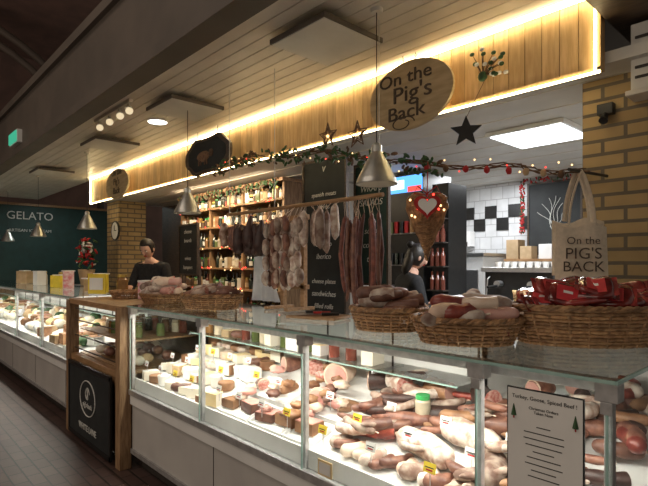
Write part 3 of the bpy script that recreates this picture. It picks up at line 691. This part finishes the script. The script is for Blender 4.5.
# ------------------------------------------------------------------ shelves with jars
mb=MB(); x0,x1=-7.05,-4.55
for x in (x0,-6.2,-5.4,x1): mb.bb(x-.02,x+.02,3.58,3.95,.0,2.55,M_woodv)
ZS=[.95,1.25,1.52,1.80,2.08,2.34]
for z in ZS: mb.bb(x0,x1,3.56,3.95,z-.025,z,M_wood)
mb.bb(x0,x1,3.58,3.62,.05,.92,M_woodv); mb.bb(x0-.04,x1+.04,3.54,3.95,2.53,2.57,M_wood)
mb.bb(x0,x1,3.93,3.96,.9,2.55,M_woodv)
mb.finish('wooden_shelf_unit',bevel=.002)
mb=MB()
for z in ZS:
    for yy in (3.62,3.72,3.84):
        x=x0+.06
        while x<x1-.06:
            if min(abs(x-k) for k in (-6.2,-5.4))<.05: x+=.04; continue
            if -5.2<x<-4.8 and z in (1.80,1.25): x+=.05; continue
            k=random.random(); T=Matrix.Translation((x,yy,z)); m=random.choice(M_jar+[M_jar[5],M_jar[4]])
            if k<.5:
                r=R(.03,.042); h=R(.08,.14); mb.lathe([(0,0),(r,0),(r,h*.8),(r*.8,h*.9),(r*.8,h*.92),(0,h*.92)],m,T,10); mb.lathe([(r*.86,h*.9),(r*.86,h+.01),(0,h+.01)],random.choice(M_lid),T,10)
                if random.random()<.5: mb.lathe([(r*1.02,h*.2),(r*1.02,h*.6)],random.choice([M_paper,M_cheesew,M_box]),T,10)
            elif k<.82:
                r=.032; h=R(.17,.22); mb.lathe([(0,0),(r,0),(r,h*.6),(r*.4,h*.78),(r*.36,h),(0,h)],random.choice([m,M_jar[4]]),T,10)
                if random.random()<.5: mb.lathe([(r*1.02,h*.15),(r*1.02,h*.45)],random.choice([M_paper,M_cheesew]),T,10)
            elif k<.97: mb.box((x+.02,yy,z+.07),(.08,.08,.14),random.choice([M_box,M_paper,M_jar[1],M_cheesew,M_rind]))
            x+=R(.07,.09)
mb.finish('jars_and_bottles')
basket((-5.0,3.72,1.80),.16,.10,.10,0); basket((-5.0,3.72,1.25),.16,.10,.10,0)
mb=MB()
for i in range(90):
    z=random.choice(ZS); mb.blob((R(x0,x1),3.53,z+R(-.03,.01)),(.010,.008,.010),random.choice([M_red_l,M_warm_l]),nu=6,nv=4,amp=0)
mb.tube([(x0+i*(x1-x0)/40,3.545,2.34-.02*math.sin(i)) for i in range(41)],.004,M_leaf,4)
for i in range(200): mb.blob((R(x0,x1),3.53,2.54+R(-.07,.03)),(.03,.01,.012),random.choice([M_leaf,M_vine]),rot('Y',R(-1.5,1.5)),nu=6,nv=4)
mb.finish('fairy_lights')
mb=MB(); mb.bb(-3.75,-3.2,4.42,4.95,0,2.34,M_black); mb.bb(-3.75,-3.2,4.42,4.95,2.34,2.56,M_black)
mb.bb(-3.74,-3.21,4.41,4.42,2.36,2.54,M_blue); mb.bb(-3.70,-3.45,4.405,4.41,2.40,2.50,M_boxw); mb.bb(-3.40,-3.22,4.405,4.41,2.36,2.42,M_boxr)
for z in (.5,.85,1.2,1.55,1.9): 
    mb.bb(-3.72,-3.23,4.405,4.42,z,z+.012,M_alu)
    for i in range(7): mb.tube([(-3.68+i*.068,4.40,z+.012),(-3.68+i*.068,4.40,z+.14)],.026,random.choice([M_redc,M_jar[1],M_jar[0],M_jar[4],M_black]),8)
mb.finish('drinks_fridge')
mb=MB(); mb.bb(-3.14,-2.94,4.5,4.85,0,2.42,M_black)
for z in (1.3,1.55,1.8,2.05):
    mb.bb(-3.14,-2.94,4.40,4.5,z-.015,z,M_kick)
    for i in range(3): mb.lathe([(0,0),(.026,0),(.026,.11),(.012,.15),(.012,.19),(0,.19)],random.choice([M_jar[2],M_jar[2],M_jar[4],M_jar[4]]),Matrix.Translation((-3.105+i*.065,4.45,z)),10)
mb.finish('wine_rack')
mb=MB()
for i in range(8):
    for j in range(2):
        if (i+j)%2==0: mb.bb(-3.84+i*.16,-3.68+i*.16,5.985,5.999,2.0+j*.16,2.16+j*.16,M_black)
mb.finish('black_tiles')
mb=MB(); mb.bb(-2.5,-1.35,4.0,4.5,0,1.18,M_case); mb.bb(-2.54,-1.31,3.96,4.54,1.18,1.21,M_steel); mb.finish('service_counter',bevel=.004)
mb=MB(); mb.bb(-2.27,-1.68,4.05,4.42,1.24,1.50,M_black); mb.bb(-2.30,-1.65,4.03,4.44,1.50,1.54,M_steel); mb.bb(-2.25,-1.70,3.98,4.06,1.22,1.25,M_steel)
for x in (-2.12,-1.83): mb.tube([(x,4.04,1.40),(x,3.97,1.40)],.028,M_steel,12); mb.tube([(x,3.98,1.385),(x-.02,3.86,1.375)],.012,M_black,8)
for x in (-2.22,-1.73): mb.tube([(x,4.04,1.46),(x,4.0,1.44),(x,3.98,1.30)],.007,M_steel,8)
for i in range(8): mb.lathe([(0,0),(.022,0),(.032,.05)],M_paper,Matrix.Translation((-2.22+i*.07,4.2,1.54)),10)
for x in (-2.25,-1.7): 
    for y in (4.08,4.38): mb.tube([(x,y,1.21),(x,y,1.24)],.015,M_black,8)
mb.finish('espresso_machine',bevel=.004)
mb=MB(); mb.bb(-3.6,-3.0,5.3,5.9,0,1.66,M_case); mb.bb(-3.62,-2.98,5.28,5.92,1.66,1.70,M_steel); mb.bb(-3.55,-3.05,5.28,5.3,.9,1.5,M_steel); mb.finish('white_cabinet',bevel=.005)
mb=MB(); mb.bb(-3.75,-3.5,5.85,5.98,1.80,2.0,M_case); mb.bb(-3.72,-3.53,5.84,5.85,1.80,1.86,M_kick); mb.finish('paper_towel_dispenser',bevel=.02)
mb=MB(); mb.bb(-2.95,-1.7,5.7,5.99,1.60,1.63,M_wood); mb.finish('wall_shelf')
mb=MB(); mb.bb(-2.93,-2.78,5.72,5.9,1.63,1.86,M_box); mb.bb(-2.76,-2.62,5.72,5.88,1.63,1.78,M_box); mb.bb(-2.55,-2.4,5.75,5.88,1.63,1.80,M_paper); mb.finish('cardboard_boxes',bevel=.004)
mb=MB(); mb.bb(-2.02,-1.42,3.6,4.2,2.565,2.595,M_case); mb.bb(-1.99,-1.45,3.63,4.17,2.56,2.566,M_panel); mb.finish('ceiling_light')

def tote(x,y,z,w,h,ang,nm='tote_bag'):
    mb=MB(); T=Matrix.Translation((x,y,z))@Matrix.Rotation(ang,4,'Z'); n=12;mrow=8
    for s in (-1,1):
        vs=[]
        for j in range(mrow+1):
            for i in range(n+1):
                u=i/n*2-1; v=j/mrow
                vs.append(T@Vector((w/2*u*(1-.04*v),s*(.030*(1-u*u)*(1-v*.6)+.004)+.008*math.sin(u*5+v*3),-h*(1-v)+.012*math.sin(u*4)*v)))
        mb.add(vs,[(j*(n+1)+i,j*(n+1)+i+1,(j+1)*(n+1)+i+1,(j+1)*(n+1)+i) for j in range(mrow) for i in range(n)],M_canvas)
        mb.tube([T@Vector((w*.24*(1-i/7 if i<8 else -(i-7)/7),s*.012,.0+.26*(1-abs(i-7)/7)**.55)) for i in range(15)],.010,M_canvas,6,flat=.4)
    o=mb.finish(nm)
    for i,(l,q) in enumerate((('On the',.05),("PIG'S",.075),('BACK',.07))):
        p=T@Vector((0,-.045,-h*.28-i*.062)); text(l,p,q,M_darkwood,o,rot=(math.pi/2,0,ang),ext=.0008)
    return o
tote(-.92,2.54,1.755,.23,.27,.55); tote(-.99,2.68,1.79,.25,.28,.1)
mb=MB(); mb.tube([(-.95,2.99,2.05),(-.95,2.47,2.02)],.008,M_kick,8); mb.finish('bag_hook')

# ------------------------------------------------------------------ far left
mb=MB(); mb.bb(-12.7,-12.5,1.2,4.6,0,2.9,M_green); mb.bb(-12.52,-12.46,1.2,4.6,2.85,2.9,M_wood); mb.bb(-12.5,-12.4,1.3,4.5,0,1.1,M_woodv)
g=mb.finish('gelato_kiosk_wall')
text('GELATO',(-12.46,2.75,2.62),.24,M_chalkw,g,rot=(math.pi/2,0,math.pi/2)); text('ARTISAN ICE CREAM',(-12.46,2.75,2.3),.09,M_chalkw,g,rot=(math.pi/2,0,math.pi/2))
mb=MB(); T=Matrix.Translation((-8.1,3.0,2.1))@Matrix.Rotation(math.pi/2,4,'X'); mb.lathe([(0,0),(.15,0),(.16,.02),(.15,.035),(.135,.03),(0,.03)],M_black,T,28,mats=[M_black,M_black,M_black,M_black,M_paper])
mb.box((-8.1,2.965,2.14),(.012,.004,.09),M_ink); mb.box((-8.06,2.965,2.1),(.08,.004,.01),M_ink); mb.finish('wall_clock')
mb=MB(); mb.bb(-8.3,-7.6,2.34,2.7,0,1.25,M_darkwood); mb.finish('side_table')
mb=MB()
for i in range(70): mb.blob((-7.95+R(-.16,.16),2.5+R(-.1,.1),1.72+R(-.2,.22)),(.05,.05,.014),random.choice([M_redc,M_redc,M_leaf,M_leaf,M_paper]),rot('X',R(-1.5,1.5))@rot('Z',R(0,3)),nu=8,nv=4)
mb.lathe([(0,0),(.08,0),(.12,.24),(0,.24)],M_box,Matrix.Translation((-7.95,2.5,1.25)),16); mb.finish('potted_poinsettia')
mb=MB(); mb.bb(-7.02,-6.66,1.315,1.33,3.0,3.12,M_exit); mb.bb(-7.04,-6.64,1.33,1.38,2.985,3.135,M_case)
mb.finish('exit_sign')

# ------------------------------------------------------------------ people
def person(loc,yaw,j,shirt,trouser,headtilt,hairlong,name,sc=1.0):
    root=bpy.data.objects.new(name,None); root.location=loc; COL.objects.link(root)
    T=Matrix.Translation(loc)@Matrix.Rotation(yaw,4,'Z')@Matrix.Scale(sc,4)
    names=list(j.keys()); idx={n:i for i,n in enumerate(names)}
    bones=[('pelvis','waist','s'),('waist','chest','s'),('chest','neckb','s'),('neckb','neckt','k')]
    for s in 'LR': bones+=[('chest','sh'+s,'s'),('sh'+s,'el'+s,'s'),('el'+s,'wr'+s,'s'),('pelvis','hip'+s,'t'),('hip'+s,'kn'+s,'t'),('kn'+s,'an'+s,'t'),('an'+s,'to'+s,'b')]
    me=bpy.data.meshes.new('sk'); me.from_pydata([T@Vector(j[n][0]) for n in names],[(idx[a],idx[b]) for a,b,_ in bones],[]); ob=bpy.data.objects.new('sk',me); COL.objects.link(ob)
    md=ob.modifiers.new('s','SKIN'); 
    sv=me.skin_vertices[0].data
    for n in names: sv[idx[n]].radius=(j[n][1]*sc,j[n][1]*sc*(.8 if n in('pelvis','waist','chest') else 1)); 
    sv[idx['pelvis']].use_root=True
    sb=ob.modifiers.new('b','SUBSURF'); sb.levels=2; sb.render_levels=2
    bpy.context.view_layer.update()
    m2=bpy.data.meshes.new_from_object(ob.evaluated_get(bpy.context.evaluated_depsgraph_get())); bpy.data.objects.remove(ob)
    m2.materials.clear()
    ml=[shirt,trouser,M_skin,M_kick]
    for m in ml: m2.materials.append(m)
    key={'s':0,'t':1,'k':2,'b':3}
    segs=[(T@Vector(j[a][0]),T@Vector(j[b][0]),k) for a,b,k in bones]
    for p in m2.polygons:
        best=9;bk=0
        for a,b,k in segs:
            d=b-a; u=max(0,min(1,(p.center-a).dot(d)/d.length_squared)); q=(p.center-(a+d*u)).length
            if q<best: best=q;bk=key[k]
        p.material_index=bk; p.use_smooth=True
    body=bpy.data.objects.new('body',m2); COL.objects.link(body); setp(body,root)
    mb=MB(); hc=Vector(j['neckt'][0])+Vector((0,-.02,.09)); H=Matrix.Translation(hc)@Matrix.Rotation(headtilt,4,'X')
    TH=T@H; 
    def hf(p):
        if p.z<0: k=1+p.z*2.6; p=Vector((p.x*k,p.y*(1+p.z*1.2),p.z))
        return p
    def hb(c,r,m,fn=None,nu=20,nv=14,amp=0):
        s=len(mb.v); mb.blob((0,0,0),r,m,amp=amp,nu=nu,nv=nv,fn=fn)
        for i in range(s,len(mb.v)): mb.v[i]=TH@(mb.v[i]+Vector(c))
    hb((0,0,0),(.076,.095,.118),M_skin,hf)
    hb((0,-.098,-.018),(.012,.018,.024),M_skin,nu=10,nv=8)
    for s in (-1,1):
        hb((s*.03,-.083,.008),(.013,.008,.008),M_paper,nu=10,nv=6); hb((s*.03,-.0895,.008),(.006,.004,.006),M_ink,nu=8,nv=6)
        hb((s*.03,-.088,.028),(.018,.006,.004),M_hair,nu=8,nv=6); hb((s*.077,.005,-.005),(.010,.020,.030),M_skin,nu=10,nv=8)
    hb((0,-.085,-.055),(.022,.008,.006),M_redc,nu=10,nv=6)
    def hair(p):
        if p.y<-.05 and p.z<.045: p=Vector((p.x*.9,max(p.y,-.05),max(p.z,.0)))
        elif p.z<-.06 and not hairlong: p=Vector((p.x*.7,p.y*.75,-.06))
        return p
    hb((0,.008,.018),(.086,.106,.120),M_hair,hair,amp=.06,nu=28,nv=18)
    if hairlong:
        hb((0,.075,-.06),(.075,.045,.14),M_hair,amp=.12); hb((0,.1,.10),(.04,.04,.035),M_hair,amp=.1)
    mb.finish('head',root)
    mb=MB()
    for s,sg in (('L',-1),('R',1)):
        w=Vector(j['wr'+s][0]); e=Vector(j['el'+s][0]); d=(w-e).normalized(); side=d.cross(Vector((0,0,1))).normalized(); up=side.cross(d)
        st=len(mb.v)
        mb.tube([w-d*.015,w+d*.02,w+d*.06,w+d*.09],[.026,.034,.040,.036],M_skin,12,flat=.5)
        for k,(o,L) in enumerate(((-.028,.062),(-.010,.074),(.009,.070),(.027,.055))):
            b=w+d*.082+side*o; mb.tube([b-d*.01,b+d*L*.45,b+d*L*.8-up*.014,b+d*L*.95-up*.034],[.0095,.009,.008,.006],M_skin,8)
        b=w+d*.03+side*(-.034*sg); mb.tube([b,b+d*.03+side*(-.022*sg)-up*.01,b+d*.055+side*(-.026*sg)-up*.022],[.013,.011,.008],M_skin,8)
        for i in range(st,len(mb.v)): mb.v[i]=T@mb.v[i]
    mb.finish('hands',root)
    return root
def joints(lean=0,arm=0):
    j={'pelvis':((0,0,.95),.15),'waist':((0,-.02-lean*.3,1.15),.135),'chest':((0,-.03-lean*.7,1.36),.155),'neckb':((0,-.04-lean,1.50),.065),'neckt':((0,-.07-lean*1.15,1.575),.055)}
    for s,g in (('L',-1),('R',1)):
        j['sh'+s]=((g*.19,-.02-lean*.85,1.44),.072); j['el'+s]=((g*.26,-.06-lean,1.17),.05); j['wr'+s]=((g*.14,-.26-lean-arm,1.20+arm*.3),.032)
        j['hip'+s]=((g*.10,0,.88),.105); j['kn'+s]=((g*.11,-.02,.50),.07); j['an'+s]=((g*.11,.02,.09),.045); j['to'+s]=((g*.12,-.13,.045),.04)
    return j
person((-6.45,2.92,0),.6,joints(.10,.0),M_bcloth,M_bcloth,.50,False,'man_shop_worker',1.06)
person((-2.95,3.75,0),2.6,joints(.05,.03),M_bcloth,M_bcloth,.3,True,'woman_shop_worker',.98)

# ------------------------------------------------------------------ lights
area('front_fill_light',(-3.5,-4.5,2.4),9,1.6,85,(1,.86,.70),(math.radians(90),0,0))  # unseen fill added behind the camera to brighten bulkhead, baskets and meats
area('hall_fill_light',(-4,-2.5,6.8),6,3,110,(1,.84,.70))  # unseen overhead fill added for the ambient level of the hall
area('hall_upper_fill',(-10,-1.5,3.6),2,2,60,(1,.76,.60),(math.pi,0,0))  # unseen upward fill added to lift the dark upper hall
area('shelf_light',(-5.6,3.2,2.58),2.2,.15,36,(1,.78,.52),(math.radians(25),0,0))
area('kitchen_light',(-1.72,3.9,2.55),.5,.5,36,(.95,.97,1))
area('kitchen_light',(-3.0,5.2,2.58),.5,.5,26,(.95,.97,1))
area('gelato_light',(-11.0,3.0,3.0),1.2,.2,14,(.9,1,.95))
w=bpy.data.worlds.new('world'); scene.world=w; w.use_nodes=True
w.node_tree.nodes['Background'].inputs[0].default_value=(.6,.53,.45,1); w.node_tree.nodes['Background'].inputs[1].default_value=.35

# ------------------------------------------------------------------ camera
cam=bpy.data.cameras.new('camera'); co=bpy.data.objects.new('camera',cam); COL.objects.link(co)
co.location=(0,0,1.57); yaw=math.radians(90-42.86)
co.rotation_euler=(math.pi/2,0,yaw)
cam.sensor_width=36; cam.lens=36*500/648; cam.shift_y=21/648; cam.clip_start=.05
scene.camera=co
scene.view_settings.view_transform='Standard'; scene.view_settings.exposure=.1
